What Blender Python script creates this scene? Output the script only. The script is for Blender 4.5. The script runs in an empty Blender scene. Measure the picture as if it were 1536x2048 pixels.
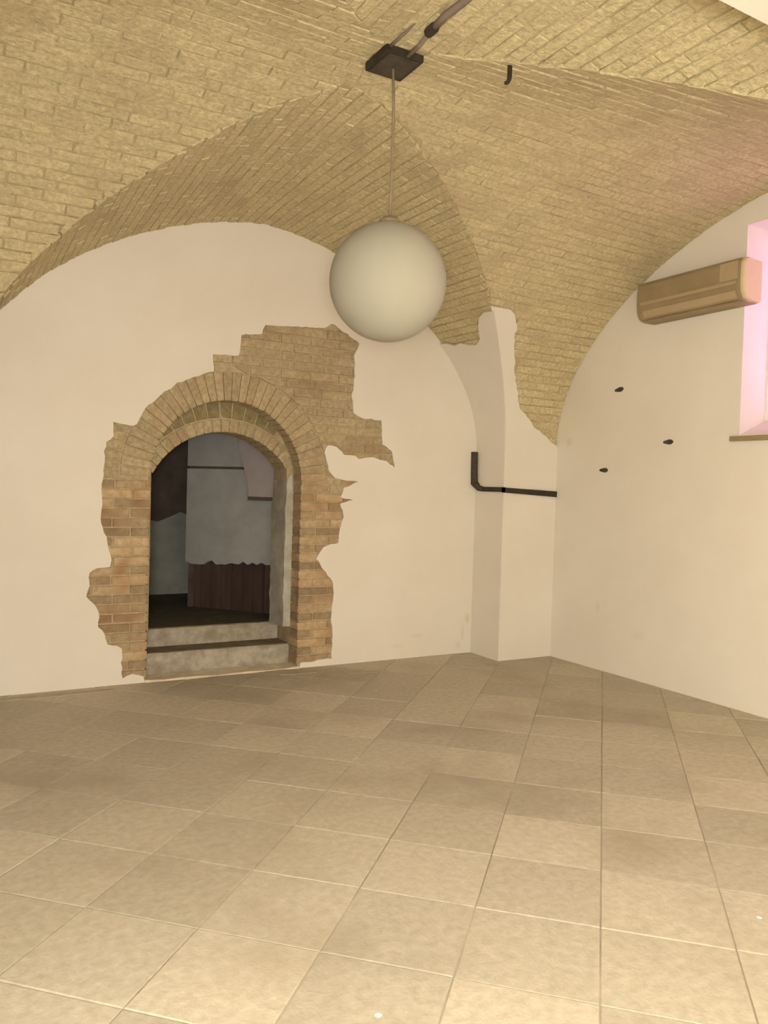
import bpy, math, random
from mathutils import Vector, Matrix
from mathutils.geometry import delaunay_2d_cdt
random.seed(7)
scene = bpy.context.scene
col = scene.collection

# ------------------------------------------------------------------ camera, world, exposure
FW = Vector((0.49664749, 0.86745746, -0.02930573))
RT = Vector((0.86788928, -0.49592126, 0.02881489))
UP = Vector((-0.01046236, 0.03974497, 0.99915508))
EYE = Vector((0.0, 0.0, 1.55))
FPX, PW, PH = 1609.28, 1536, 2048
cd = bpy.data.cameras.new('camera')
cd.sensor_fit = 'HORIZONTAL'; cd.sensor_width = 36.0; cd.lens = FPX / PW * 36.0
cd.clip_start = 0.02
cam = bpy.data.objects.new('camera', cd); col.objects.link(cam)
m = Matrix((RT, UP, -FW)).transposed().to_4x4(); m.translation = EYE
cam.matrix_world = m
scene.camera = cam

world = bpy.data.worlds.new('overcast_evening'); scene.world = world
world.use_nodes = True
bg = world.node_tree.nodes['Background']
bg.inputs[0].default_value = (1.0, 0.52, 0.90, 1)
bg.inputs[1].default_value = 2.9
vs = scene.view_settings
vs.view_transform = 'Standard'; vs.look = 'None'; vs.exposure = 0.0; vs.gamma = 1.0; vs.use_curve_mapping = False
LAMP = 300.0          # radiance of the opal floor lamp that lights the place
LAMP_COL = (0.81, 0.815, 0.765)

# ------------------------------------------------------------------ materials
def mat(name, c1, c2, scale=6.0, rough=0.9, bump=0.3, bscale=40.0, rand=0.0, c3=None, c3scale=1.5, c3amt=0.5,
        spec=0.25, stretch=(1, 1, 1), bdist=0.01):
    m = bpy.data.materials.new(name); m.use_nodes = True
    nt = m.node_tree; N = nt.nodes; L = nt.links
    b = N['Principled BSDF']
    tc = N.new('ShaderNodeTexCoord'); mp = N.new('ShaderNodeMapping'); mp.inputs['Scale'].default_value = stretch
    geo = N.new('ShaderNodeNewGeometry')
    L.new(geo.outputs['Position'], mp.inputs['Vector'])
    def noise(s, d=5, r=0.6):
        n = N.new('ShaderNodeTexNoise'); n.inputs['Scale'].default_value = s; n.inputs['Detail'].default_value = d
        n.inputs['Roughness'].default_value = r; L.new(mp.outputs[0], n.inputs['Vector']); return n
    n1 = noise(scale)
    r1 = N.new('ShaderNodeMapRange'); r1.inputs['From Min'].default_value = 0.33; r1.inputs['From Max'].default_value = 0.67
    L.new(n1.outputs['Fac'], r1.inputs['Value'])
    mx = N.new('ShaderNodeMix'); mx.data_type = 'RGBA'
    mx.inputs['A'].default_value = (*c1, 1); mx.inputs['B'].default_value = (*c2, 1)
    L.new(r1.outputs[0], mx.inputs['Factor'])
    out = mx.outputs['Result']
    if c3:
        n3 = noise(c3scale, 4)
        r3 = N.new('ShaderNodeMapRange'); r3.inputs['From Min'].default_value = 0.5; r3.inputs['From Max'].default_value = 0.68
        r3.inputs['To Max'].default_value = c3amt
        L.new(n3.outputs['Fac'], r3.inputs['Value'])
        m3 = N.new('ShaderNodeMix'); m3.data_type = 'RGBA'; m3.inputs['B'].default_value = (*c3, 1)
        L.new(r3.outputs[0], m3.inputs['Factor']); L.new(out, m3.inputs['A']); out = m3.outputs['Result']
    if rand:
        oi = N.new('ShaderNodeObjectInfo')
        ad = N.new('ShaderNodeMath'); ad.operation = 'ADD'
        L.new(oi.outputs['Random'], ad.inputs[0]); L.new(geo.outputs['Random Per Island'], ad.inputs[1])
        fr = N.new('ShaderNodeMath'); fr.operation = 'FRACT'; L.new(ad.outputs[0], fr.inputs[0])
        mr = N.new('ShaderNodeMapRange'); mr.inputs['To Min'].default_value = 1 - rand; mr.inputs['To Max'].default_value = 1 + rand * 0.7
        L.new(fr.outputs[0], mr.inputs['Value'])
        hs = N.new('ShaderNodeHueSaturation'); L.new(mr.outputs[0], hs.inputs['Value']); L.new(out, hs.inputs['Color'])
        out = hs.outputs['Color']
    L.new(out, b.inputs['Base Color'])
    b.inputs['Roughness'].default_value = rough
    b.inputs['Specular IOR Level'].default_value = spec
    if bump:
        nb = noise(bscale, 6, 0.65)
        bp = N.new('ShaderNodeBump'); bp.inputs['Strength'].default_value = bump; bp.inputs['Distance'].default_value = bdist
        L.new(nb.outputs['Fac'], bp.inputs['Height']); L.new(bp.outputs[0], b.inputs['Normal'])
    return m

def add_marks(m, marks):
    """faint scuffs on the plaster: (centre, radii, strength)"""
    nt = m.node_tree; N = nt.nodes; L = nt.links; b = N['Principled BSDF']
    src = b.inputs['Base Color'].links[0].from_socket
    geo = N.new('ShaderNodeNewGeometry')
    for c, r, s in marks:
        sub = N.new('ShaderNodeVectorMath'); sub.operation = 'SUBTRACT'; sub.inputs[1].default_value = c; L.new(geo.outputs['Position'], sub.inputs[0])
        dv = N.new('ShaderNodeVectorMath'); dv.operation = 'DIVIDE'; dv.inputs[1].default_value = r; L.new(sub.outputs[0], dv.inputs[0])
        ln = N.new('ShaderNodeVectorMath'); ln.operation = 'LENGTH'; L.new(dv.outputs[0], ln.inputs[0])
        mr = N.new('ShaderNodeMapRange'); mr.inputs['From Min'].default_value = 1; mr.inputs['From Max'].default_value = 0.2
        mr.inputs['To Min'].default_value = 0; mr.inputs['To Max'].default_value = s; L.new(ln.outputs['Value'], mr.inputs['Value'])
        mx = N.new('ShaderNodeMix'); mx.data_type = 'RGBA'; mx.inputs['B'].default_value = (0.3, 0.24, 0.16, 1)
        L.new(mr.outputs[0], mx.inputs['Factor']); L.new(src, mx.inputs['A']); src = mx.outputs['Result']
    L.new(src, b.inputs['Base Color'])

M = {}
M['plaster'] = mat('plaster', (0.80, 0.735, 0.64), (0.77, 0.70, 0.60), 2.0, 0.93, 0.12, 18, c3=(0.72, 0.65, 0.54), c3scale=0.8, c3amt=0.35)
add_marks(M['plaster'], [((4.53, 6.25, .33), (.04, .1, .07), 0.250), ((4.48, 6.25, .2), (.03, .1, .09), 0.175), ((4.43, 6.25, .08), (.05, .1, .05), 0.150),
                         ((3.97, 6.25, .2), (.08, .1, .03), 0.125), ((3.75, 6.25, .12), (.1, .1, .03), 0.100),
                         ((5.2, 5.22, .56), (.1, .035, .07), 0.125), ((5.2, 4.75, .38), (.1, .1, .07), 0.090), ((5.2, 5.66, 2.03), (.1, .05, .05), 0.175)])
M['vault_brick'] = mat('vault_brick', (0.56, 0.46, 0.255), (0.79, 0.665, 0.40), 38, 0.95, 1.0, 30, rand=0.07,
                       c3=(0.52, 0.395, 0.24), c3scale=3.0, c3amt=0.5, bdist=0.02)
M['vault_mortar'] = mat('vault_mortar', (0.46, 0.37, 0.205), (0.74, 0.62, 0.375), 6, 0.97, 1.0, 40, bdist=0.02)
M['wall_brick'] = mat('wall_brick', (0.39, 0.30, 0.165), (0.56, 0.45, 0.27), 30, 0.95, 0.9, 45, rand=0.12,
                      c3=(0.42, 0.27, 0.15), c3scale=4.0, c3amt=0.6, bdist=0.012)
M['red_brick'] = mat('red_brick', (0.40, 0.27, 0.14), (0.57, 0.43, 0.265), 22, 0.93, 0.9, 45, rand=0.33,
                     c3=(0.34, 0.17, 0.075), c3scale=5.5, c3amt=0.8, bdist=0.012)
M['wall_mortar'] = mat('wall_mortar', (0.44, 0.34, 0.20), (0.58, 0.46, 0.30), 22, 0.96, 1.0, 50, c3=(0.36, 0.25, 0.14), c3scale=4, c3amt=0.6)
M['tile'] = mat('tile', (0.46, 0.40, 0.295), (0.58, 0.51, 0.39), 26, 0.66, 0.3, 60, rand=0.13, c3=(0.40, 0.335, 0.24), c3scale=1.3, c3amt=0.7, spec=0.35)
M['grout'] = mat('grout', (0.31, 0.255, 0.18), (0.56, 0.49, 0.375), 1.2, 0.9, 0.3, 60)
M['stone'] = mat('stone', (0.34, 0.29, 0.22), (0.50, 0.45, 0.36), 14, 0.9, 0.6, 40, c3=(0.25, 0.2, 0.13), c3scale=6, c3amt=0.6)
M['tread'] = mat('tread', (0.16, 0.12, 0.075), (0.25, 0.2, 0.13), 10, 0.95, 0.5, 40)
M['pale_stone'] = mat('pale_stone', (0.80, 0.70, 0.53), (0.64, 0.53, 0.38), 9, 0.9, 0.4, 40)
M['reveal_plaster'] = mat('reveal_plaster', (0.60, 0.58, 0.48), (0.38, 0.34, 0.27), 5, 0.92, 0.5, 30, c3=(0.3, 0.25, 0.18), c3scale=3, c3amt=0.7)
M['grey_panel'] = mat('grey_panel', (0.33, 0.32, 0.31), (0.39, 0.38, 0.36), 5, 0.85, 0.25, 50)
M['mauve_panel'] = mat('mauve_panel', (0.34, 0.29, 0.29), (0.39, 0.34, 0.33), 5, 0.85, 0.25, 50)
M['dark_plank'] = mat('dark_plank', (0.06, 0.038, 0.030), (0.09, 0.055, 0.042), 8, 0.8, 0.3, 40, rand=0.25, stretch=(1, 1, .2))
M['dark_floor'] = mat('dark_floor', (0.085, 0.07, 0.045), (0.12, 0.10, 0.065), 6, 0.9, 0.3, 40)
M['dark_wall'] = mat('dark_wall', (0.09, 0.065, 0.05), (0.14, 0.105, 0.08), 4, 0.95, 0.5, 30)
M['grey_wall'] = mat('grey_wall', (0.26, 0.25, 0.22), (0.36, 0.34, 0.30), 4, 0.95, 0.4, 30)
M['black_metal'] = mat('black_metal', (0.030, 0.025, 0.018), (0.05, 0.04, 0.028), 12, 0.6, 0.2, 40)
M['rust_metal'] = mat('rust_metal', (0.09, 0.07, 0.05), (0.055, 0.042, 0.03), 20, 0.75, 0.3, 60)
M['cable'] = mat('cable', (0.22, 0.17, 0.10), (0.28, 0.22, 0.14), 12, 0.7, 0, 40)
M['conduit'] = mat('conduit', (0.20, 0.15, 0.12), (0.25, 0.19, 0.15), 12, 0.7, 0.1, 40)
M['ac_case'] = mat('ac_case', (0.285, 0.215, 0.115), (0.33, 0.25, 0.14), 6, 0.6, 0.05, 40, spec=0.4)
M['ac_flap'] = mat('ac_flap', (0.40, 0.30, 0.17), (0.43, 0.33, 0.19), 6, 0.6, 0.05, 40, spec=0.4)
M['ac_cap_lit'] = mat('ac_cap_lit', (0.66, 0.50, 0.30), (0.70, 0.54, 0.33), 6, 0.6, 0.05, 40, spec=0.4)  # casing colour lightened, window daylight on the end painted in
M['wood'] = mat('wood', (0.28, 0.2, 0.10), (0.36, 0.27, 0.15), 6, 0.7, 0.2, 40, stretch=(8, 1, 8))
M['white_paint'] = mat('white_paint', (0.80, 0.76, 0.76), (0.77, 0.73, 0.73), 4, 0.6, 0.05, 40)
M['smear'] = mat('smear', (0.52, 0.44, 0.32), (0.42, 0.35, 0.25), 20, 0.95, 0.4, 60)
M['ceil'] = mat('plain_ceiling', (0.80, 0.74, 0.64), (0.77, 0.71, 0.6), 3, 0.95, 0.1, 30)
# opal glass globe
g = mat('opal_glass', (0.38, 0.355, 0.285), (0.37, 0.345, 0.275), 2, 0.7, 0, 10, spec=0.12)
gb = g.node_tree.nodes['Principled BSDF']
gb.inputs['Subsurface Weight'].default_value = 0.35
gb.inputs['Subsurface Radius'].default_value = (0.05, 0.045, 0.035)
gb.inputs['Subsurface Scale'].default_value = 0.6
M['opal'] = g
# clear window pane
gp = bpy.data.materials.new('window_glass'); gp.use_nodes = True
nt = gp.node_tree; nt.nodes.clear()
o_ = nt.nodes.new('ShaderNodeOutputMaterial'); mx_ = nt.nodes.new('ShaderNodeMixShader'); tr_ = nt.nodes.new('ShaderNodeBsdfTransparent')
gl_ = nt.nodes.new('ShaderNodeBsdfGlossy'); gl_.inputs['Roughness'].default_value = 0.0
mx_.inputs[0].default_value = 0.04
tr_.inputs[0].default_value = (0.95, 0.95, 1.0, 1)
nt.links.new(tr_.outputs[0], mx_.inputs[1]); nt.links.new(gl_.outputs[0], mx_.inputs[2]); nt.links.new(mx_.outputs[0], o_.inputs[0])
M['glass'] = gp
em = bpy.data.materials.new('lit_opal'); em.use_nodes = True
nt = em.node_tree; nt.nodes.clear()
o_ = nt.nodes.new('ShaderNodeOutputMaterial'); e_ = nt.nodes.new('ShaderNodeEmission')
e_.inputs[0].default_value = (*LAMP_COL, 1); e_.inputs[1].default_value = LAMP
nt.links.new(e_.outputs[0], o_.inputs[0]); M['lit'] = em

# ------------------------------------------------------------------ mesh helpers
class MB:
    def __init__(s): s.v = []; s.f = []
    def add(s, vs_, fs):
        o = len(s.v); s.v += [tuple(p) for p in vs_]; s.f += [tuple(i + o for i in f) for f in fs]
    def box(s, a, b, ch=0.0):
        x0, y0, z0 = a; x1, y1, z1 = b
        s.add([(x0, y0, z0), (x1, y0, z0), (x1, y1, z0), (x0, y1, z0), (x0, y0, z1), (x1, y0, z1), (x1, y1, z1), (x0, y1, z1)],
              [(0, 3, 2, 1), (4, 5, 6, 7), (0, 1, 5, 4), (1, 2, 6, 5), (2, 3, 7, 6), (3, 0, 4, 7)])
    def tube(s, pts, r, n=10, cap=True):
        pts = [Vector(p) for p in pts]; rings = []
        prev = None
        for i, p in enumerate(pts):
            t = (pts[min(i + 1, len(pts) - 1)] - pts[max(i - 1, 0)]).normalized()
            if prev is None:
                a = t.cross(Vector((0, 0, 1)));
                if a.length < 0.1: a = t.cross(Vector((1, 0, 0)))
            else: a = prev - t * prev.dot(t)
            a.normalize(); prev = a; b = t.cross(a)
            rr = r[i] if isinstance(r, (list, tuple)) else r
            rings.append([p + (a * math.cos(2 * math.pi * k / n) + b * math.sin(2 * math.pi * k / n)) * rr for k in range(n)])
        vs_ = [q for ring in rings for q in ring]; fs = []
        for i in range(len(pts) - 1):
            for k in range(n):
                fs.append((i * n + k, i * n + (k + 1) % n, (i + 1) * n + (k + 1) % n, (i + 1) * n + k))
        if cap:
            fs.append(tuple(range(n - 1, -1, -1))); fs.append(tuple((len(pts) - 1) * n + k for k in range(n)))
        s.add(vs_, fs)
    def lathe(s, c, prof, n=48):
        """prof: list of (radius, z) about a vertical axis through c"""
        c = Vector(c); vs_ = []; fs = []
        for r, z in prof:
            for k in range(n):
                a = 2 * math.pi * k / n; vs_.append((c.x + r * math.cos(a), c.y + r * math.sin(a), c.z + z))
        for i in range(len(prof) - 1):
            for k in range(n): fs.append((i * n + k, i * n + (k + 1) % n, (i + 1) * n + (k + 1) % n, (i + 1) * n + k))
        s.add(vs_, fs)
    def build(s, name, m, parent=None, smooth=False, recalc=False):
        me = bpy.data.meshes.new(name); me.from_pydata(s.v, [], s.f); me.update()
        me.materials.append(m)
        if recalc:
            import bmesh
            bm = bmesh.new(); bm.from_mesh(me); bmesh.ops.recalc_face_normals(bm, faces=bm.faces); bm.to_mesh(me); bm.free()
        if smooth: me.polygons.foreach_set('use_smooth', [True] * len(me.polygons))
        o = bpy.data.objects.new(name, me); col.objects.link(o)
        if parent: o.parent = parent
        return o

def struct(o, label=None, cat=None):
    o['kind'] = 'structure'
    if label: o['label'] = label
    if cat: o['category'] = cat
    return o
def tag(o, label, cat, group=None):
    o['label'] = label; o['category'] = cat
    if group: o['group'] = group
    return o
def empty(name, loc=(0, 0, 0)):
    o = bpy.data.objects.new(name, None); col.objects.link(o); o.empty_display_size = 0.05; return o

def inpoly(x, y, P):
    c = False; j = len(P) - 1
    for i in range(len(P)):
        if (P[i][1] > y) != (P[j][1] > y) and x < (P[j][0] - P[i][0]) * (y - P[i][1]) / (P[j][1] - P[i][1]) + P[i][0]: c = not c
        j = i
    return c
def plate(mb, outer, holes, front, back):
    """a flat slab with holes; front/back map (u,v) to 3-D points"""
    pts = []; edges = []
    for loop in [outer] + holes:
        o = len(pts); n = len(loop); pts += [Vector(p) for p in loop]; edges += [(o + i, o + (i + 1) % n) for i in range(n)]
    V, Ed, F, *_ = delaunay_2d_cdt(pts, edges, [], 1, 1e-5)
    tris = []
    for f in F:
        cx = sum(V[i].x for i in f) / len(f); cy = sum(V[i].y for i in f) / len(f)
        if inpoly(cx, cy, outer) and not any(inpoly(cx, cy, h) for h in holes): tris.append(tuple(f))
    n = len(V); vs_ = [front(p.x, p.y) for p in V] + [back(p.x, p.y) for p in V]
    cnt = {}
    for f in tris:
        for i in range(len(f)):
            a, b = f[i], f[(i + 1) % len(f)]; cnt.setdefault((min(a, b), max(a, b)), []).append((a, b))
    fs = [f for f in tris] + [tuple(i + n for i in reversed(f)) for f in tris]
    for k, l in cnt.items():
        if len(l) == 1: a, b = l[0]; fs.append((b, a, a + n, b + n))
    mb.add(vs_, fs)
def ragged(loop, step=0.035, amp=0.006, keep=lambda p: False):
    out = []
    for i in range(len(loop)):
        a = Vector(loop[i]); b = Vector(loop[(i + 1) % len(loop)]); n = max(1, int((b - a).length / step))
        nrm = Vector((-(b - a).y, (b - a).x)).normalized() if (b - a).length > 0 else Vector((0, 0))
        for k in range(n):
            p = a + (b - a) * k / n
            if not keep(p): p = p + nrm * random.uniform(-amp, amp)
            out.append((p.x, p.y))
    return out
def brick_xz(mb, q, y0, y1, ch=0.004):
    """q: 4 corners (x,z) counter-clockwise seen from -Y; front at y0"""
    cx = sum(p[0] for p in q) / 4; cz = sum(p[1] for p in q) / 4
    def ins(p, d):
        dx, dz = p[0] - cx, p[1] - cz; l = math.hypot(dx, dz) or 1
        k = max(0.0, 1 - d * 1.4 / l); return (cx + dx * k, cz + dz * k)
    j = [random.uniform(-.003, .003) for _ in range(4)]
    vs_ = [(ins(p, ch)[0], y0 + j[i], ins(p, ch)[1]) for i, p in enumerate(q)] + [(p[0], y0 + ch + j[i], p[1]) for i, p in enumerate(q)] + [(p[0], y1, p[1]) for p in q]
    fs = [(0, 1, 2, 3)] + [(i, i + 4, (i + 1) % 4 + 4, (i + 1) % 4) for i in range(4)] + [(i + 4, i + 8, (i + 1) % 4 + 8, (i + 1) % 4 + 4) for i in range(4)] + [(11, 10, 9, 8)]
    mb.add(vs_, fs)

# ------------------------------------------------------------------ room dimensions
XR, XL, YB, YN = 5.20, -0.40, 6.25, 1.90      # right wall, left wall, back wall, near arch
PX, PY = 4.60, 5.84                            # outer corner of the corner pilaster
ZS = 1.90                                      # springing height of the vault
XS0, XS1 = 0.16, 4.60                          # springing lines of the cell over the back wall
QX, QY = PX - .0225, PY - .0225                  # plastered faces of the pilaster

# ------------------------------------------------------------------ floor with diagonal tiles
mb = MB(); mb.box((-1.8, -2.6, -0.12), (XR + .3, YB + .2, -0.004))
floor = struct(mb.build('floor', M['grout']))
def clip(poly, a, b, c):      # keep a*x+b*y<=c
    out = []
    for i in range(len(poly)):
        p, q = poly[i], poly[(i + 1) % len(poly)]; dp = a * p[0] + b * p[1] - c; dq = a * q[0] + b * q[1] - c
        if dp <= 0: out.append(p)
        if dp * dq < 0: t = dp / (dp - dq); out.append((p[0] + (q[0] - p[0]) * t, p[1] + (q[1] - p[1]) * t))
    return out
R2 = math.sqrt(0.5); TP = 0.4515; gap = 0.0028
def tile_mesh(poly, c):
    n = len(poly); mb = MB(); vs_ = []
    for d, z in ((0.0025, 0.0), (0.0, -0.0012), (0.0, -0.02)):
        for p in poly:
            dx, dy = p[0] - c[0], p[1] - c[1]; l = math.hypot(dx, dy) or 1; k = max(0, 1 - 1.4 * d / l)
            vs_.append((dx * k, dy * k, z))
    fs = [tuple(range(n))] + [(r * n + i, (r + 1) * n + i, (r + 1) * n + (i + 1) % n, r * n + (i + 1) % n) for r in (0, 1) for i in range(n)]
    mb.add(vs_, fs); return mb
full = None
for i in range(-10, 14):
    for j in range(-2, 20):
        s0 = 0.045 + i * TP; t0 = 2.05 + (j - 4) * TP
        q = []
        for s, t in ((s0 + gap, t0 + gap), (s0 + gap, t0 + TP - gap), (s0 + TP - gap, t0 + TP - gap), (s0 + TP - gap, t0 + gap)):
            q.append(((t + s) * R2, (t - s) * R2))
        q = q[::-1]
        p = clip(clip(clip(clip(q, 1, 0, XR + .02), -1, 0, -XL + .02), 0, 1, YB + .19), 0, -1, -0.35)
        if len(p) < 3: continue
        c = (sum(a[0] for a in p) / len(p), sum(a[1] for a in p) / len(p))
        area = abs(sum(p[k][0] * p[(k + 1) % len(p)][1] - p[(k + 1) % len(p)][0] * p[k][1] for k in range(len(p)))) / 2
        if area < 0.004: continue
        # leave out what no step to the side could show (left of the frame)
        if c[0] < -0.2 + 0.0 * c[1] or c[1] < 0.6: 
            if c[1] < 0.6: continue
        whole = len(p) == 4 and abs(area - (TP - 2 * gap) ** 2) < 1e-4
        if whole and full is not None:
            o = bpy.data.objects.new('tile', full); col.objects.link(o); o.parent = floor
        else:
            o = tile_mesh(p, c).build('tile', M['tile'], floor)
            if whole: full = o.data
        o.location = (c[0], c[1], random.uniform(-.0012, .0012))
        o.rotation_euler = (random.uniform(-.002, .002), random.uniform(-.002, .002), 0)

# ------------------------------------------------------------------ vault
def clamp(v, a, b): return max(a, min(b, v))
PEX, QEX = 1.6, 0.484
def shape(u): 
    u = abs(u)
    return (1 - u ** PEX) ** QEX if u < 1 else 0.0
def shape_inv(w): return (1 - clamp(w, 0, 1) ** (1 / QEX)) ** (1 / PEX)
def hB(y): return 1.765 + 0.05 * math.sin(clamp((YB - y) / 2.6, 0, 1) * math.pi / 2)
def yc(x): return 3.39 + 0.33 * clamp((XR - x) / 2.9, 0, 1)
def XC(y): return 2.38 - 0.43 * clamp((YB - y) / 2.6, 0, 1)
def B(x, y):
    c = XC(y); return ZS + hB(y) * shape((x - c) / ((XS1 - c) if x > c else (c - XS0)))
def hR(x): return 1.87 - 0.03 * math.sin(clamp((XR - x) / 2.9, 0, 1) * math.pi / 2)
def R(x, y): h = PY - yc(x); return ZS + hR(x) * shape((y - yc(x)) / h)
def Z(x, y): return max(B(x, y), R(x, y))
def surf(fn, x, y, off):
    """point on a barrel surface moved outwards (off>0) along its normal"""
    e = 1e-3; gx = (fn(x + e, y) - fn(x - e, y)) / (2 * e); gy = (fn(x, y + e) - fn(x, y - e)) / (2 * e)
    gx = clamp(gx, -40, 40); gy = clamp(gy, -40, 40)
    n = Vector((-gx, -gy, 1)).normalized()
    return Vector((x, y, fn(x, y))) + n * off
def y_groin(x, back=True):
    """where the two barrels cross at this x"""
    lo, hi = (yc(x), YB) if back else (yc(x), 2 * yc(x) - YB)
    f = lambda y: B(x, y) - R(x, y)
    if f(lo) > 0: return lo
    if f(hi) < 0: return hi
    for _ in range(30):
        mid = (lo + hi) / 2
        if f(mid) > 0: hi = mid
        else: lo = mid
    return (lo + hi) / 2
def x_groin(y, right=True):
    lo, hi = (XC(y), XS1) if right else (XC(y), XS0)
    f = lambda x: R(x, y) - B(x, y)
    if f(lo) > 0: return lo
    if f(hi) < 0: return hi
    for _ in range(30):
        mid = (lo + hi) / 2
        if f(mid) > 0: hi = mid
        else: lo = mid
    return (lo + hi) / 2
# mortar bed behind the bricks
mb = MB()
xs = [XL - .05, XL + .2] + [XS0 + (XS1 - XS0) / 2 * (1 - math.cos(k / 44 * math.pi)) for k in range(45)] + [4.7, 4.85, 5.0, XR, XR + .05]
ys = [YN - .02] + [YN + (3.65 - YN) * k / 26 for k in range(1, 26)] + [3.65 + (PY - 3.65) * math.sin(k / 34 * math.pi / 2) for k in range(35)] + [PY + .004, 6.0, YB + .02]
xs = sorted(xs)
BED = 0.0055
vs_ = []
for x in xs:
    for y in ys:
        z = Z(x, y)
        p = surf(B if B(x, y) >= R(x, y) else R, x, y, BED) if z > ZS + .02 else Vector((x, y, ZS))
        p.x = clamp(p.x, x - .012, x + .012); p.y = clamp(p.y, y - .012, y + .012)
        vs_.append(p)
ny = len(ys); fs = []
for i in range(len(xs) - 1):
    for j in range(ny - 1): fs.append((i * ny + j, i * ny + j + 1, (i + 1) * ny + j + 1, (i + 1) * ny + j))
mb.add(vs_, fs)
ceiling = struct(mb.build('ceiling', M['vault_mortar'], smooth=True))
# a slab above closes the vault off from outside
mb = MB(); mb.box((XL - .4, 1.3, 4.05), (XR + .5, YB + .6, 4.2)); mb.build('vault_fill', M['vault_mortar'], ceiling)

bricks = []   # (weight, verts)
def vault_brick(fn, c4):
    pr = random.uniform(-0.003, 0.005); j = [pr + random.uniform(-.002, .002) for _ in range(4)]
    inner = [surf(fn, x, y, -j[k]) for k, (x, y) in enumerate(c4)]
    outer = [surf(fn, x, y, 0.045) for x, y in c4]
    cen = sum(inner, Vector()) / 4
    top = [p + (cen - p).normalized() * 0.004 for p in inner]
    rim = [p + (o - p).normalized() * 0.004 for p, o in zip(inner, outer)]
    V = top + rim + outer
    n = (inner[1] - inner[0]).cross(inner[2] - inner[0])
    F = [(0, 1, 2, 3)] + [(i, i + 4, (i + 1) % 4 + 4, (i + 1) % 4) for i in range(4)] + [(i + 4, i + 8, (i + 1) % 4 + 8, (i + 1) % 4 + 4) for i in range(4)]
    if n.dot(EYE - cen) < 0: F = [tuple(reversed(f)) for f in F]
    d = cen - EYE; zc = d.dot(FW); w = 0
    if zc > .2:
        u = d.dot(RT) / zc * FPX; v = d.dot(UP) / zc * FPX
        if abs(u) < PW / 2 + 20 and abs(v) < PH / 2 + 20:
            w = abs(n.normalized().dot(d.normalized())) * n.length / d.length_squared
    if w > 0 or (abs(zc) > .2 and zc > 0 and abs(d.dot(RT) / zc * FPX) < PW * .75 and abs(d.dot(UP) / zc * FPX) < PH * .68):
        bricks.append((w, V, F))
COURSE, BLEN, JO = 0.072, 0.275, 0.0055
def arc_rows(f, a, b):
    pts = [(a + (b - a) * (0.5 - 0.5 * math.cos(math.pi * k / 1500))) for k in range(1501)]
    acc = 0; rows = [a]; last = (pts[0], f(pts[0])); nxt = COURSE
    for p in pts[1:]:
        z = f(p); acc += math.hypot(p - last[0], z - last[1]); last = (p, z)
        if acc >= nxt: rows.append(p); nxt += COURSE
    rows.append(b); return rows
rows = arc_rows(lambda x: B(x, 5.2), XS0 + 1e-4, XS1 - 1e-4)
for r in range(len(rows) - 1):
    xa, xb = rows[r], rows[r + 1]; dx = (xb - xa) * 0.5 * (2 * JO / COURSE); xa += dx; xb -= dx
    for back in (True, False):
        ga, gb_ = y_groin(xa, back), y_groin(xb, back)
        y = YB + random.uniform(0, .04) + (r % 2) * BLEN / 2 if back else YN - 0.1 - (r % 2) * BLEN / 2
        sgn = -1 if back else 1
        while True:
            y0 = y; y1 = y + sgn * (BLEN + random.uniform(-.02, .02)); y = y1
            e0, e1 = y0 + sgn * JO * .8, y1 - sgn * JO * .8
            if back:
                e0 = min(e0, YB - .002)
                a1, b1 = max(e1, ga + .004), max(e1, gb_ + .004); stop = y1 < min(ga, gb_)
                ok = (e0 - a1) + (e0 - b1) > 0.06 and a1 < e0 and b1 < e0
            else:
                e0 = max(e0, YN + .002)
                a1, b1 = min(e1, ga - .004), min(e1, gb_ - .004); stop = y1 > max(ga, gb_)
                ok = (a1 - e0) + (b1 - e0) > 0.06 and a1 > e0 and b1 > e0
            if ok: vault_brick(B, [(xa, e0), (xb, e0), (xb, b1), (xa, a1)])
            if stop: break
rows = arc_rows(lambda y: R(4.0, y), 1.95, PY - 1e-4)
for r in range(len(rows) - 1):
    ya, yb_ = rows[r], rows[r + 1]; dy = (yb_ - ya) * 0.5 * (2 * JO / COURSE); ya += dy; yb_ -= dy
    for right in (True, False):
        ga, gb_ = x_groin(ya, right), x_groin(yb_, right)
        sgn = -1 if right else 1
        x = (XR + (r % 2) * BLEN / 2 + random.uniform(0, .04)) if right else XL - (r % 2) * BLEN / 2
        while True:
            x0 = x; x1 = x + sgn * (BLEN + random.uniform(-.02, .02)); x = x1
            e0, e1 = x0 + sgn * JO * .8, x1 - sgn * JO * .8
            if right:
                e0 = min(e0, XR - .002)
                a1, b1 = max(e1, ga + .004), max(e1, gb_ + .004); stop = x1 < min(ga, gb_)
                ok = (e0 - a1) + (e0 - b1) > 0.06 and a1 < e0 and b1 < e0
            else:
                e0 = max(e0, XL + .002)
                a1, b1 = min(e1, ga - .004), min(e1, gb_ - .004); stop = x1 > max(ga, gb_)
                ok = (a1 - e0) + (b1 - e0) > 0.06 and a1 > e0 and b1 > e0
            if ok: vault_brick(R, [(e0, ya), (e0, yb_), (b1, yb_), (a1, ya)])
            if stop: break
bricks.sort(key=lambda t: -t[0])
for w, V, F in bricks[:300]:
    b = MB(); c = sum(V, Vector()) / len(V); b.add([v - c for v in V], F)
    o = b.build('brick', M['vault_brick'], ceiling); o.location = c
mb = MB()
for w, V, F in bricks[300:]: mb.add(V, F)
o = mb.build('vault_bricks', M['vault_brick'], ceiling); o['kind'] = 'stuff'

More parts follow.
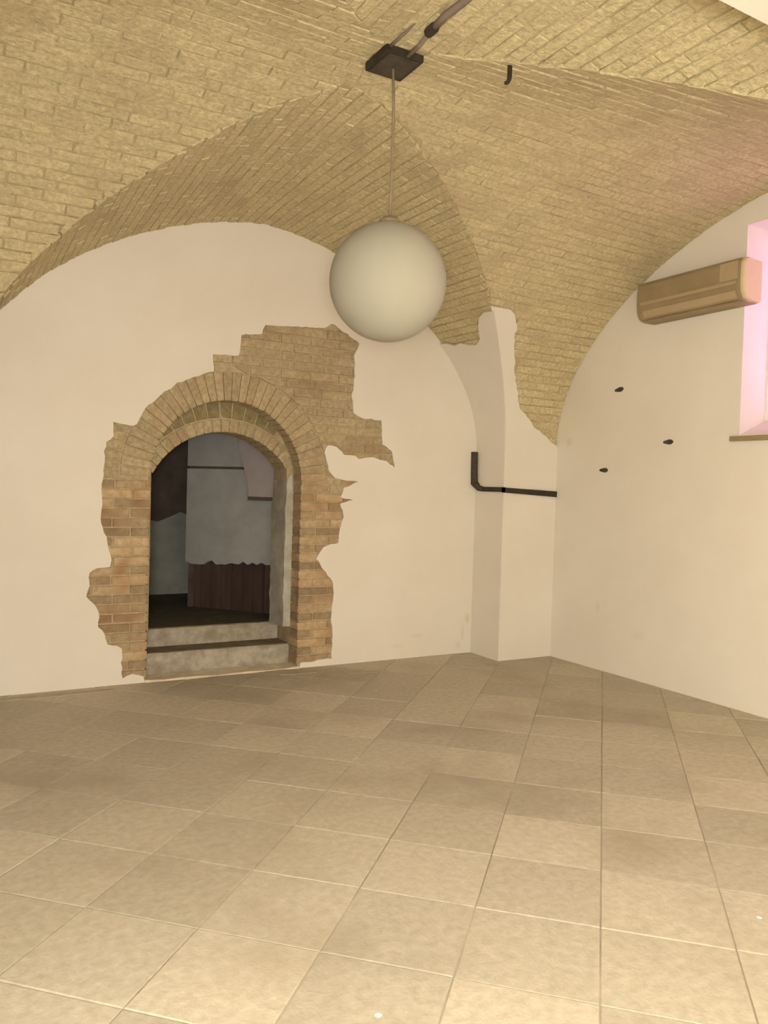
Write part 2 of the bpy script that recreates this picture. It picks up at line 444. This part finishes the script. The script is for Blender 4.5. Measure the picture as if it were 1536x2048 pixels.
# plaster still clinging to the foot of the vault above the pilaster
def R_y(x, z): return yc(x) + (PY - yc(x)) * shape_inv((z - ZS) / hR(x))
def B_x(y, z): return XC(y) + (XS1 - XC(y)) * shape_inv((z - ZS) / hB(y))
def groin_at(z):
    x = 4.4
    for _ in range(40): y = R_y(x, z); x = B_x(y, z)
    return x, y
edge = [(1.86, 5.24), (1.985, 5.22), (2.03, 5.12), (2.09, 5.03), (2.15, 4.905), (2.22, 4.82), (2.30, 4.705), (2.37, 4.645), (2.43, 4.618), (2.53, 4.55), (2.63, 4.484),
        (2.73, 4.43), (2.82, 4.358), (2.90, 4.315), (2.985, 4.256), (3.03, 4.19), (3.05, 4.12)]
def xb_at(z):
    for (z0, x0), (z1, x1) in zip(edge, edge[1:]):
        if z0 <= z <= z1: return x0 + (x1 - x0) * (z - z0) / (z1 - z0)
    return edge[-1][1]
mb = MB(); nz, nx = 46, 10; OFF = -0.016
zs = [1.905 + (3.05 - 1.905) * k / nz for k in range(nz + 1)]
V = []; 
for z in zs:
    gx, gy = groin_at(z); xb = min(XR, max(gx + .02, xb_at(z) + random.uniform(-.012, .012)))
    for k in range(nx + 1):
        x = gx + (xb - gx) * k / nx; y = R_y(x, z); p = surf(R, x, y, OFF); p.x = x + (OFF if k == 0 else 0); V.append(p)
F = [(i * (nx + 1) + k, i * (nx + 1) + k + 1, (i + 1) * (nx + 1) + k + 1, (i + 1) * (nx + 1) + k) for i in range(nz) for k in range(nx)]
mb.add(V, F)
zt = [1.905 + (3.03 - 1.905) * k / nz for k in range(nz + 1)]; V = []; ok = []
for i, z in enumerate(zt):
    gx, gy = groin_at(z)
    for k in range(nx + 1):
        y = gy + (YB - gy) * k / nx
        zz = z - (.01, .0, .02, .07, .16, .19, .18, .15, .16, .13, .12)[k] * max(0, (z - 2.6) / .43)
        x = B_x(y, zz); p = surf(B, x, y, OFF); p.y = y + (OFF if k == 0 else 0); V.append(p)
mb.add(V, [tuple(reversed(f)) for f in F])
pl = mb.build('springer_plaster', M['plaster'], ceiling, smooth=True)
sd = pl.modifiers.new('thickness', 'SOLIDIFY'); sd.thickness = 0.014; sd.offset = 0
es = pl.modifiers.new('sharp_rim', 'EDGE_SPLIT'); es.split_angle = math.radians(38)

# ------------------------------------------------------------------ back wall: plaster skin, masonry, door opening
HOLE = [(1.327, 0.047), (1.318, 0.166), (1.323, 0.281), (1.282, 0.303), (1.213, 0.315), (1.195, 0.396), (1.146, 0.45), (1.147, 0.553), (1.129, 0.605), (1.083, 0.658), (1.053, 0.685), (1.072, 0.76), (1.074, 0.863), (1.132, 0.891), (1.217, 0.901), (1.225, 0.951), (1.202, 1.096), (1.15, 1.228), (1.154, 1.362), (1.145, 1.483), (1.164, 1.627), (1.162, 1.768), (1.178, 1.836), (1.228, 1.883), (1.226, 1.992), (1.281, 1.973), (1.371, 1.963), (1.402, 1.981), (1.42, 2.035), (1.459, 2.11), (1.578, 2.222), (1.7, 2.321), (1.86, 2.39), (1.988, 2.438), (1.977, 2.571), (2.192, 2.586), (2.208, 2.752), (2.383, 2.781), (2.409, 2.857), (2.641, 2.878), (2.934, 2.895), (3.018, 2.946), (3.189, 2.86), (3.289, 2.802), (3.233, 2.697), (3.251, 2.521), (3.224, 2.341), (3.248, 2.204), (3.329, 2.159), (3.526, 2.153), (3.543, 1.94), (3.641, 1.885), (3.679, 1.743), (3.594, 1.791), (3.455, 1.825), (3.308, 1.799), (3.273, 1.827), (3.162, 1.832), (3.092, 1.898), (3.006, 1.904), (2.975, 1.842), (3.022, 1.699), (3.079, 1.623), (3.312, 1.6), (3.171, 1.546), (3.139, 1.465), (3.262, 1.438), (3.141, 1.408), (3.179, 1.287), (3.138, 1.188), (3.127, 1.069), (2.989, 1.031), (2.926, 0.933), (2.995, 0.833), (3.084, 0.735), (3.098, 0.595), (3.072, 0.396), (3.096, 0.316), (3.094, 0.058),
        (2.80, 0.045), (2.79, -0.02), (1.50, -0.02), (1.485, 0.05), (1.40, 0.075)]
hole = ragged(HOLE, 0.03, 0.006, keep=lambda p: p.y < 0.03)
mb = MB()
plate(mb, [(XL, -.05), (4.66, -.05), (4.66, 4.04), (XL, 4.04)], [hole], lambda u, v: (u, YB, v), lambda u, v: (u, YB + .024, v))
wall_back = struct(mb.build('wall_back', M['plaster'], recalc=True))
DX, DZ, DR = 2.14, 1.59, 0.63              # front arch: centre, springing, radius
def arch_loop(x0, x1, zb, zs, cx, cz, r, n=24):
    a0 = math.acos(clamp((x1 - cx) / r, -1, 1)); a1 = math.acos(clamp((x0 - cx) / r, -1, 1))
    L = [(x0, zb), (x1, zb)]
    for k in range(n + 1):
        a = a0 + (a1 - a0) * k / n; L.append((cx + r * math.cos(a), cz + r * math.sin(a)))
    return L
mb = MB(); e = 0.012
plate(mb, [(XL, -.1), (XR + .1, -.1), (XR + .1, 4.04), (XL, 4.04)], [arch_loop(DX - DR - e, DX + DR + e, -.05, DZ, DX, DZ, DR + e)],
      lambda u, v: (u, YB + .024, v), lambda u, v: (u, 6.44, v))
mb.build('masonry', M['wall_mortar'], wall_back, recalc=True)
# rear skin with a lower arch, set back behind the front one
IX0, IX1, ICX, ICZ, IR = 1.56, 2.715, 2.16, 1.31, 0.675
mb = MB()
plate(mb, [(XL, -.1), (XR + .1, -.1), (XR + .1, 4.04), (XL, 4.04)], [[(1.515, -.05), (2.785, -.05), (2.785, .335), (IX1, .335)] + arch_loop(IX0, IX1, .335, 1.7, ICX, ICZ, IR)[2:] + [(IX0, .335), (1.515, .335)]],
      lambda u, v: (u, 6.445, v), lambda u, v: (u, 6.74, v))
mb.build('rear_masonry', M['wall_mortar'], wall_back, recalc=True)
# bricks of the exposed patch
def near_hole(x, z):
    return any(inpoly(x + a, z + b, HOLE) for a, b in ((0, 0), (.05, 0), (-.05, 0), (0, .03), (0, -.03)))
CZ, BL, MO = 0.073, 0.27, 0.007
RO = DR + 0.235
YF = YB + 0.010
def put_brick(q, depth, jit=.006):
    y0 = YF + random.uniform(-.002, jit)
    b = MB(); cx = sum(p[0] for p in q) / 4; cz = sum(p[1] for p in q) / 4
    brick_xz(b, [(p[0] - cx, p[1] - cz) for p in q], y0, y0 + depth)
    o = b.build('brick', M['red_brick'] if cz < DZ - .02 + .12 * random.uniform(-1, 1) else M['wall_brick'], wall_back); o.location = (cx, 0, cz)
def half_open(z, r):
    return r if z <= DZ else (math.sqrt(max(0, r * r - (z - DZ) ** 2)))
row = 0; z = 0.03
while z < 2.97:
    z0, z1 = z + MO, z + CZ - MO
    for side in (-1, 1):
        h0 = half_open(z0, DR if z1 < DZ else RO); h1 = half_open(z1, DR if z1 < DZ else RO)
        first = True
        x = max(h0, h1) if z1 < DZ else min(h0, h1) - (row % 2) * .12
        pos = x
        if z1 >= DZ and h0 == 0: pos = -(row % 2) * BL / 2 if side > 0 else (row % 2) * BL / 2
        while pos < 2.0:
            ln = (BL * (0.5 if (first and row % 2 and z1 < DZ) else 1)) + random.uniform(-.015, .015)
            p0, p1 = pos + (0 if first and z1 < DZ else MO), pos + ln - MO; pos += ln
            a0, a1 = max(p0, h0 + (MO if z1 >= DZ else 0)), max(p0, h1 + (MO if z1 >= DZ else 0))
            isfirst = first; first = False
            if h0 == 0 and z1 >= DZ: a0 = a1 = p0
            if p1 - min(a0, a1) < .03 or a0 >= p1 or a1 >= p1: continue
            if side > 0: q = [(DX + a0, z0), (DX + p1, z0), (DX + p1, z1), (DX + a1, z1)]
            else: q = [(DX - p1, z0), (DX - a0, z0), (DX - a1, z1), (DX - p1, z1)]
            if any(near_hole(DX + side * (min(a0, a1) * (1 - t) + p1 * t), (z0 + z1) / 2) for t in (.05, .35, .65, .95)):
                put_brick(q, 0.165 if (isfirst and z1 < DZ) else 0.05)
    z += CZ; row += 1
nv = 34
for k in range(nv):                         # voussoirs of the arch ring
    a0 = math.pi * k / nv + .006; a1 = math.pi * (k + 1) / nv - .006
    q = [(DX + DR * math.cos(a0), DZ + DR * math.sin(a0)), (DX + (RO - .008) * math.cos(a0), DZ + (RO - .008) * math.sin(a0)),
         (DX + (RO - .008) * math.cos(a1), DZ + (RO - .008) * math.sin(a1)), (DX + DR * math.cos(a1), DZ + DR * math.sin(a1))]
    put_brick(q, 0.165, .004)
M['shaded_brick'] = mat('shaded_brick', (0.20, 0.16, 0.075), (0.34, 0.27, 0.14), 18, 0.95, 0.9, 45, rand=0.15, bdist=0.012)
b0 = math.acos((IX1 - ICX) / IR); b1 = math.acos((IX0 - ICX) / IR)
for ni, ri, ro, mk_, yy in ((20, IR - .008, IR + .095, 'wall_brick', 6.434), (16, IR + .108, IR + .27, 'shaded_brick', 6.440)):
    for k in range(ni):                     # the lower arch behind: a light course under one coloured dark as arch shade
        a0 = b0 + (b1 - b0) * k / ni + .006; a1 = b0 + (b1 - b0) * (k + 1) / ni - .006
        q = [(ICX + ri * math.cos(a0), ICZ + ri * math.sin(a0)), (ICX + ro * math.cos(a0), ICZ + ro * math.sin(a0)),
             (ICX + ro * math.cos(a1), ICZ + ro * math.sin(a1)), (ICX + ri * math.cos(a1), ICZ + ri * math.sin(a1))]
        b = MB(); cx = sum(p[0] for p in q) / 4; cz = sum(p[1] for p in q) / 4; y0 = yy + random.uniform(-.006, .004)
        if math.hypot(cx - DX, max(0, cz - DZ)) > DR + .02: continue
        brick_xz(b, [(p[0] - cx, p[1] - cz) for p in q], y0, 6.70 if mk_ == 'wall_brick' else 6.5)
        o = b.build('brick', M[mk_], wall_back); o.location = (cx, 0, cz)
# pale plaster left on the right-hand inner jamb
mb = MB()
jl = ragged([(2.703, .33), (2.776, .33), (2.776, 1.50), (2.745, 1.66), (2.715, 1.60), (2.703, 1.40)], .05, .006)
plate(mb, jl, [], lambda u, v: (u, 6.428, v), lambda u, v: (u, 6.744, v))
mb.build('jamb_plaster', M['reveal_plaster'], wall_back, recalc=True)

# corner pilaster
mb = MB()
plate(mb, [(QX, QY), (XR + .02, QY), (XR + .02, YB + .03), (QX, YB + .03)], [], lambda u, v: (u, v, 1.908), lambda u, v: (u, v, -.05))
struct(mb.build('wall_corner', M['plaster'], recalc=True), 'plastered corner pilaster between the back and right walls', 'pilaster')

# ------------------------------------------------------------------ doorway: threshold and steps
def slab(x0, x1, y0, y1, z0, z1, wob=.006, nx=9):
    """worn stone block, front edge and top slightly uneven"""
    mb = MB(); V = []; F = []
    for i in range(nx + 1):
        x = x0 + (x1 - x0) * i / nx; d = random.uniform(-wob, wob); t = random.uniform(-wob, wob)
        V += [(x, y0 + d, z0), (x, y0 + d - .004, z1 - .02 + t), (x, y0 + d + .012, z1 + t), (x, y1, z1), (x, y1, z0)]
    for i in range(nx):
        for k in range(4): a = i * 5 + k; F.append((a, a + 5, a + 6, a + 1))
    F += [(0, 1, 2, 3, 4), tuple(nx * 5 + k for k in (4, 3, 2, 1, 0))]
    mb.add(V, F); return mb
o = slab(1.495, 2.785, YB - .012, 6.44, -.01, .012, .008).build('trim_threshold', M['pale_stone'], None, recalc=True); struct(o, 'pale worn threshold strip along the foot of the brick doorway', 'threshold')
st = empty('doorstep'); tag(st, 'lower worn grey stone step in the arched doorway', 'step')
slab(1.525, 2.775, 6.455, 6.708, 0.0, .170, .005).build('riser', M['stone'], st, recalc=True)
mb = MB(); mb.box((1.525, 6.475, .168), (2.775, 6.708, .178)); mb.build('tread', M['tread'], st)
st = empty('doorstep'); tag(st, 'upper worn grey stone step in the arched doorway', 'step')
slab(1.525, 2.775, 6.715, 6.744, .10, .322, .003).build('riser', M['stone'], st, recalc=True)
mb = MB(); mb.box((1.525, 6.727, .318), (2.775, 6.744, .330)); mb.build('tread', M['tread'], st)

# ------------------------------------------------------------------ room behind the doorway
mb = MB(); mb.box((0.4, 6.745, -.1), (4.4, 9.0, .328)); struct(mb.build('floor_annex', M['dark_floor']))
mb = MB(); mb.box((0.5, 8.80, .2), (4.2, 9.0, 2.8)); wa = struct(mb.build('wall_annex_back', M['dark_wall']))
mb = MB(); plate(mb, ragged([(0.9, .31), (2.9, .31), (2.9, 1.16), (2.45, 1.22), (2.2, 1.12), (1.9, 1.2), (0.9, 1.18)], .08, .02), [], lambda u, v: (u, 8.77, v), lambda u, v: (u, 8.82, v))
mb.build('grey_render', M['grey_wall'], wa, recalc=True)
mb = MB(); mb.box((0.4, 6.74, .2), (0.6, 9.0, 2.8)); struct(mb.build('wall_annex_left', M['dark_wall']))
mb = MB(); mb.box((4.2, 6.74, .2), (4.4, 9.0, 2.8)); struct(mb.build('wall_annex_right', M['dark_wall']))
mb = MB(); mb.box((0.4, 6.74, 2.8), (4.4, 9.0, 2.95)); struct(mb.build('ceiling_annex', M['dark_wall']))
PA = Vector((2.86, 6.97, 0)); PD = Vector((-0.611, 0.792, 0)).normalized(); PN = Vector((-0.792, -0.611, 0))
def pp(s, z, off): return PA + PD * s + PN * off + Vector((0, 0, z))
def pslab(loop, o0, o1, name, m, parent=None):
    mb = MB(); plate(mb, loop, [], lambda u, v: pp(u, v, o0), lambda u, v: pp(u, v, o1)); return mb.build(name, m, parent, recalc=True)
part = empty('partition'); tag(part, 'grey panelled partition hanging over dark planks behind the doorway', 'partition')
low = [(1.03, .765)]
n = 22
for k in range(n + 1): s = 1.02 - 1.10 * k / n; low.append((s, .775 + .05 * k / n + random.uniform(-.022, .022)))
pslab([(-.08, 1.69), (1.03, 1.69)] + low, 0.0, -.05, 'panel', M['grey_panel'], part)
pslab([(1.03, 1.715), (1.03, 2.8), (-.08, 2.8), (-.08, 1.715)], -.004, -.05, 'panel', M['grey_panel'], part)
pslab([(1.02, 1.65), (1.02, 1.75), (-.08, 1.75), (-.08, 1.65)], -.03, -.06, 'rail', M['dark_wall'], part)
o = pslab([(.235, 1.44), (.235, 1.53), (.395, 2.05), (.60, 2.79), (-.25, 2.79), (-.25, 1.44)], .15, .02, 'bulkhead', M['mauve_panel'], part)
pslab([(.25, 1.405), (.25, 1.455), (-.24, 1.455), (-.24, 1.405)], .135, .02, 'bulkhead_shadow', M['dark_wall'], part)  # dark strip standing in for the shadow line under the bulkhead
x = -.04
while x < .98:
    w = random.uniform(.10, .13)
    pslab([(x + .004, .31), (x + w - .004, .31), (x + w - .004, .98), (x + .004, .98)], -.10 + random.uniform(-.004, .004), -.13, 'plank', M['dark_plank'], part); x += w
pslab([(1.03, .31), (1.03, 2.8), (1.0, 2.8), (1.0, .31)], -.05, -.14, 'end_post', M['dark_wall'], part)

# ------------------------------------------------------------------ right wall with window
WY0, WY1, WZ0, WZ1 = 2.60, 3.86, 2.015, 3.548
mb = MB()
plate(mb, [(YN - .5, -.05), (YB + .5, -.05), (YB + .5, 4.04), (YN - .5, 4.04)], [[(WY0, WZ0), (WY1, WZ0), (WY1, WZ1), (WY0, WZ1)]],
      lambda u, v: (XR, u, v), lambda u, v: (XR + .50, u, v))
wall_right = struct(mb.build('wall_right', M['plaster'], recalc=True))
# sloping sill block inside the opening (rises towards the glass)
mb = MB()
V = [(XR + .002, WY0, WZ0 - .01), (XR + .45, WY0, WZ0 - .01), (XR + .45, WY0, 2.22), (XR + .30, WY0, 2.145), (XR + .002, WY0, WZ0 + .004)]
V += [(x, WY1, z) for x, y, z in V]
mb.add(V, [(0, 1, 2, 3, 4), (9, 8, 7, 6, 5)] + [(i, i + 5, (i + 1) % 5 + 5, (i + 1) % 5) for i in range(5)])
mb.build('sloping_sill', M['plaster'], wall_right, recalc=True)
win = empty('window_1'); struct(win)
FX0, FX1 = XR + .29, XR + .34
def wbox(a, b, name, m, parent=win): mb = MB(); mb.box(a, b); return mb.build(name, m, parent)
wbox((FX0, WY0, 2.13), (FX1, WY1, 2.19), 'bottom_rail', M['white_paint'])
wbox((FX0, WY0, WZ1 - .06), (FX1, WY1, WZ1), 'top_rail', M['white_paint'])
wbox((FX0, WY0, 2.19), (FX1, WY0 + .018, WZ1 - .06), 'stile', M['white_paint'])
wbox((FX0, WY1 - .018, 2.19), (FX1, WY1, WZ1 - .06), 'stile', M['white_paint'])
ym = (WY0 + WY1) / 2
wbox((FX0, ym - .03, 2.19), (FX1, ym + .03, WZ1 - .06), 'mullion', M['white_paint'])
wbox((FX0 + .02, WY0 + .018, 2.19), (FX0 + .026, ym - .03, WZ1 - .06), 'pane', M['glass'])
wbox((FX0 + .02, ym + .03, 2.19), (FX0 + .026, WY1 - .018, WZ1 - .06), 'pane', M['glass'])
mb = MB(); mb.box((XR - .035, WY0 - .06, 1.972), (XR + .02, WY1 + .055, 2.008)); mb.build('window_sill', M['wood'], win)

# ------------------------------------------------------------------ near arch, walls and ceiling around the camera
AL = [(-.36, -.04), (5.16, -.04)]
for k in range(41):
    a = math.pi * k / 40; c = math.cos(a); u = 2.4 + 2.76 * math.copysign(abs(c) ** 0.8, c)
    AL.append((u, 1.9 + 1.362 * max(0.0, 1 - abs((u - 2.4) / 2.76) ** 2.5) ** .5))
mb = MB()
plate(mb, [(-1.9, -.05), (XR + .6, -.05), (XR + .6, 4.04), (-1.9, 4.04)], [AL], lambda u, v: (u, 1.40, v), lambda u, v: (u, YN, v))
struct(mb.build('wall_front', M['plaster'], recalc=True))
mb = MB(); mb.box((XL - .3, YN, -.05), (XL, YB + .5, 4.04)); struct(mb.build('wall_left', M['plaster']))
mb = MB(); mb.box((-2.0, -2.7, -.05), (-1.7, 1.45, 3.7)); struct(mb.build('wall_passage_left', M['plaster']))
mb = MB(); mb.box((XR, -2.7, -.05), (XR + .3, 1.45, 3.7)); struct(mb.build('wall_passage_right', M['plaster']))
mb = MB(); mb.box((-2.0, -2.7, -.05), (XR + .3, -2.4, 3.7)); struct(mb.build('wall_rear', M['plaster']))
mb = MB(); mb.box((-2.0, -2.7, 3.55), (XR + .3, 1.45, 3.7)); struct(mb.build('ceiling_passage', M['ceil']))

# lit floor lamp standing behind the photographer
fl = empty('floor_lamp'); tag(fl, 'lit opal globe floor lamp standing behind the viewpoint', 'lamp')
LX, LY, LZ, LR = -0.30, -0.58, 1.46, 0.24
mb = MB(); mb.lathe((LX, LY, 0), [(0, 0.0), (.15, 0.0), (.15, .02), (.03, .035), (0, .036)], 32); mb.build('base', M['black_metal'], fl)
mb = MB(); mb.tube([(LX, LY, .03), (LX, LY, LZ - LR - .02)], .012); mb.build('pole', M['black_metal'], fl)
def sphere_prof(r, n=24, a0=0, a1=math.pi): return [(max(1e-5, r * math.sin(a0 + (a1 - a0) * k / n)), -r * math.cos(a0 + (a1 - a0) * k / n)) for k in range(n + 1)]
mb = MB(); mb.lathe((LX, LY, LZ), sphere_prof(LR), 40); mb.build('globe', M['lit'], fl, smooth=True)

# ------------------------------------------------------------------ pendant globe lamp
GX, GY, GZ, GR = 2.06, 3.627, 2.608, 0.301
ZP = Z(2.05, 3.61)
pd = empty('pendant_lamp'); tag(pd, 'large unlit opal globe pendant hanging from the vault crown', 'lamp')
mb = MB(); mb.lathe((GX, GY, GZ), sphere_prof(GR, 40, 0, math.pi - .16), 72)
mb.build('globe', M['opal'], pd, smooth=True)
mb = MB(); mb.lathe((GX, GY, GZ + GR), [(.056, -.012), (.056, .012), (.035, .03), (.012, .04), (.001, .042)], 32); mb.build('collar', M['cable'], pd, smooth=False)
mb = MB(); mb.tube([(GX, GY, GZ + GR + .03), (GX + .006, GY, GZ + .62), (GX + .004, GY, GZ + .9), (GX - .012, GY - .012, ZP - .03)], .0075, 8); mb.build('cord', M['cable'], pd, smooth=True)
PXC, PYC = 2.045, 3.600
zp = min(Z(PXC + a, PYC + b) for a in (-.11, .11) for b in (-.11, .11))
mb = MB(); mb.box((PXC - .104, PYC - .114, zp - .028), (PXC + .104, PYC + .114, zp + .012)); mb.build('ceiling_plate', M['black_metal'], pd)
mb = MB(); mb.box((PXC - .086, PYC - .096, zp - .033), (PXC + .086, PYC + .096, zp - .027)); mb.build('cover', M['rust_metal'], pd)
# conduit running over the crown towards the near arch
pts = []
for X_, Y_ in ((2.055, 3.48), (2.052, 3.38), (2.03, 3.23), (2.02, 3.1), (2.03, 2.98), (2.035, 2.7), (2.04, 2.4), (2.04, 1.92)):
    pts.append((X_, Y_, Z(X_, Y_) - .022))
cdn = empty('conduit'); tag(cdn, 'dark conduit running along the vault from the ceiling plate', 'conduit')
mb = MB(); mb.tube(pts[:3], .011, 8); mb.build('thin_pipe', M['conduit'], cdn, smooth=True)
mb = MB(); mb.tube(pts[2:], .017, 8); mb.build('thick_pipe', M['conduit'], cdn, smooth=True)
mb = MB(); mb.tube([Vector(pts[2]) + Vector((0, .03, 0)), Vector(pts[2]) + Vector((0, -.03, 0))], .024, 8); mb.build('coupling', M['black_metal'], cdn)
pts = [(1.95, y, Z(1.95, y) - .012) for y in (3.47, 3.41, 3.33, 3.25)]
mb = MB(); mb.tube(pts, [.009, .008, .007, .004], 8); tag(mb.build('cable_stub', M['conduit'], None, smooth=True), 'short thin cable end beside the ceiling plate', 'cable')
# hook
hx, hy = 2.505, 3.245; hz = Z(hx, hy)
hp_ = [(hx, hy, hz + .02), (hx, hy, hz - .05)] + [(hx - .025 + .025 * math.cos(a), hy + .0, hz - .05 - .04 * math.sin(a)) for a in (0.4, 0.8, 1.2, 1.6)]
mb = MB(); mb.tube(hp_, [.012, .012, .012, .011, .010, .008], 8); tag(mb.build('ceiling_hook', M['black_metal'], None, smooth=True), 'small dark iron hook in the vault right of the ceiling plate', 'hook')

# ------------------------------------------------------------------ air conditioner
ac = empty('air_conditioner'); tag(ac, 'brown wall-mounted air conditioner beside the bright window', 'air conditioner')
AY0, AY1 = 3.725, 4.715
prof = [(XR - .004, 3.262), (XR - .15, 3.268), (XR - .18, 3.262), (XR - .197, 3.235), (XR - .202, 3.18), (XR - .202, 3.08), (XR - .192, 3.02), (XR - .165, 2.972), (XR - .11, 2.955), (XR - .004, 2.955)]
def extr(prof, y0, y1, ins=0.0):
    mb = MB(); n = len(prof); cx = sum(p[0] for p in prof) / n; cz = sum(p[1] for p in prof) / n
    st = [(y0, .94), (y0 + .012, .985), (y0 + .03, 1), (y1 - .03, 1), (y1 - .012, .985), (y1, .94)] if ins else [(y0, 1), (y1, 1)]
    V = [(XR - .004 + (p[0] - XR + .004) * k, y, cz + (p[1] - cz) * k) for y, k in st for p in prof]
    F = [(r * n + i, r * n + (i + 1) % n, (r + 1) * n + (i + 1) % n, (r + 1) * n + i) for r in range(len(st) - 1) for i in range(n)]
    F += [tuple(range(n - 1, -1, -1)), tuple((len(st) - 1) * n + i for i in range(n))]
    mb.add(V, F); return mb
extr(prof, AY0 + .022, AY1, 1).build('casing', M['ac_case'], ac, recalc=True)
capp = [(XR - .004 + (x - XR + .004) * .98, 3.11 + (z - 3.11) * .97) for x, z in prof]
extr(capp, AY0, AY0 + .045, 1).build('end_cap', M['ac_cap_lit'], ac, recalc=True)
def strip(p0, p1, y0, y1, t, name, m):
    dx, dz = p1[0] - p0[0], p1[1] - p0[1]; l = math.hypot(dx, dz); nx_, nz_ = -abs(dz) / l * t, -abs(dx) / l * t
    q = [p0, p1, (p1[0] + nx_, p1[1] + nz_), (p0[0] + nx_, p0[1] + nz_)]
    mb = MB(); V = [(x, y, z) for y in (y0, y1) for x, z in q]
    mb.add(V, [(0, 1, 2, 3), (7, 6, 5, 4), (0, 4, 5, 1), (1, 5, 6, 2), (2, 6, 7, 3), (3, 7, 4, 0)]); mb.build(name, m, ac, recalc=True)
strip((XR - .203, 3.10), (XR - .203, 3.075), AY0 + .06, AY1 - .05, .006, 'trim_strip', M['ac_flap'])
strip((XR - .196, 3.035), (XR - .172, 2.985), AY0 + .07, AY1 - .07, .010, 'louver', M['ac_flap'])
strip((XR - .155, 2.966), (XR - .115, 2.952), AY0 + .07, AY1 - .07, .008, 'louver', M['ac_case'])
mb = MB(); mb.box((XR - .205, AY0 + .05, 3.11), (XR - .200, AY0 + .20, 3.24)); mb.build('display_panel', M['ac_flap'], ac)

# ------------------------------------------------------------------ dark trunking round the pilaster
tr = empty('wall_trunking'); tag(tr, 'dark L-shaped trunking on the back wall and corner pilaster', 'trunking')
mb = MB(); mb.tube([(4.545, YB - .012, 1.92), (4.547, YB - .014, 1.75), (4.553, YB - .014, 1.61)], [.033, .034, .035], 10); mb.build('upright', M['rust_metal'], tr, smooth=True)
mb = MB(); mb.tube([(4.553, YB - .016, 1.625), (4.57, 6.18, 1.578), (4.575, 6.12, 1.57)], [.034, .030, .024], 10); mb.build('elbow', M['rust_metal'], tr, smooth=True)
mb = MB(); mb.box((QX - .022, QY - .022, 1.548), (QX + .002, 6.14, 1.592)); mb.build('side_run', M['black_metal'], tr)
mb = MB(); mb.add([(QX - .022, QY - .022, 1.544), (QX - .022, QY + .002, 1.544), (XR - .004, QY + .002, 1.514), (XR - .004, QY - .022, 1.514),
                   (QX - .022, QY - .022, 1.590), (QX - .022, QY + .002, 1.590), (XR - .004, QY + .002, 1.568), (XR - .004, QY - .022, 1.568)],
                  [(0, 1, 2, 3), (7, 6, 5, 4), (0, 4, 5, 1), (1, 5, 6, 2), (2, 6, 7, 3), (3, 7, 4, 0)]); mb.build('front_run', M['black_metal'], tr, recalc=True)

# small dark iron stubs on the right wall
for (y, z, sl, lab) in ((5.057, 2.459, .10, 'small dark iron stub on right wall, highest of three'),
                        (4.507, 1.989, .02, 'small dark iron stub on right wall, nearest the window'),
                        (5.204, 1.766, .0, 'small dark iron stub on right wall, lowest of three')):
    mb = MB(); w = .052
    L = [(w * math.cos(a), .020 * math.sin(a) * (1 + .2 * math.cos(3 * a))) for a in [2 * math.pi * k / 14 for k in range(14)]]
    L = [(u, v - sl * u * -1 * -1) for u, v in L]
    plate(mb, L, [], lambda u, v: (XR - .010, y + u * .9, z + v * .9), lambda u, v: (XR + .006, y + u, z + v))
    tag(mb.build('iron_stub', M['rust_metal'], None, recalc=True), lab, 'iron stub', 'iron stubs on the right wall')

# ------------------------------------------------------------------ mortar smears and paint drops on the floor
def smear(x0, y0, x1, y1, w, lab, name='mortar_smear', m='smear', cat='smear', h=.004):
    a = Vector((x0, y0)); b = Vector((x1, y1)); d = (b - a).normalized(); nn = Vector((-d.y, d.x)); L = []
    k = 9
    for i in range(k + 1): p = a + (b - a) * i / k + nn * w * (.4 + .6 * math.sin(math.pi * (i + .3) / (k + .6))) * random.uniform(.7, 1.2); L.append((p.x, p.y))
    for i in range(k, -1, -1): p = a + (b - a) * i / k - nn * w * (.4 + .6 * math.sin(math.pi * (i + .3) / (k + .6))) * random.uniform(.7, 1.2); L.append((p.x, p.y))
    mb = MB(); plate(mb, L, [], lambda u, v: (u, v, h), lambda u, v: (u, v, -.004)); o = mb.build(name, M[m], None, recalc=True); tag(o, lab, cat, 'mortar smears on the floor' if cat == 'smear' else None); return o
smear(3.08, 5.90, 3.44, 5.885, .035, 'thin pale mortar smear on floor right of the doorway')
smear(2.55, 6.10, 2.86, 6.06, .04, 'pale mortar smear on floor at the doorway corner')
smear(4.33, 5.74, 4.50, 5.60, .04, 'faint mortar smear on floor by the pilaster foot')
smear(0.30, 6.14, 1.25, 6.12, .05, 'long pale mortar smear on floor below the left plaster')
for (x, y, r, lab) in ((1.178, 2.005, .011, 'tiny white paint drop on the floor at bottom centre'), (2.705, 1.839, .010, 'tiny white paint drop on the floor near the right edge')):
    mb = MB(); mb.lathe((x, y, 0), [(r, -.002), (r, .001), (r * .6, .003), (1e-5, .0035)], 14); tag(mb.build('paint_drop', M['white_paint']), lab, 'paint drop', 'paint drops on the floor')
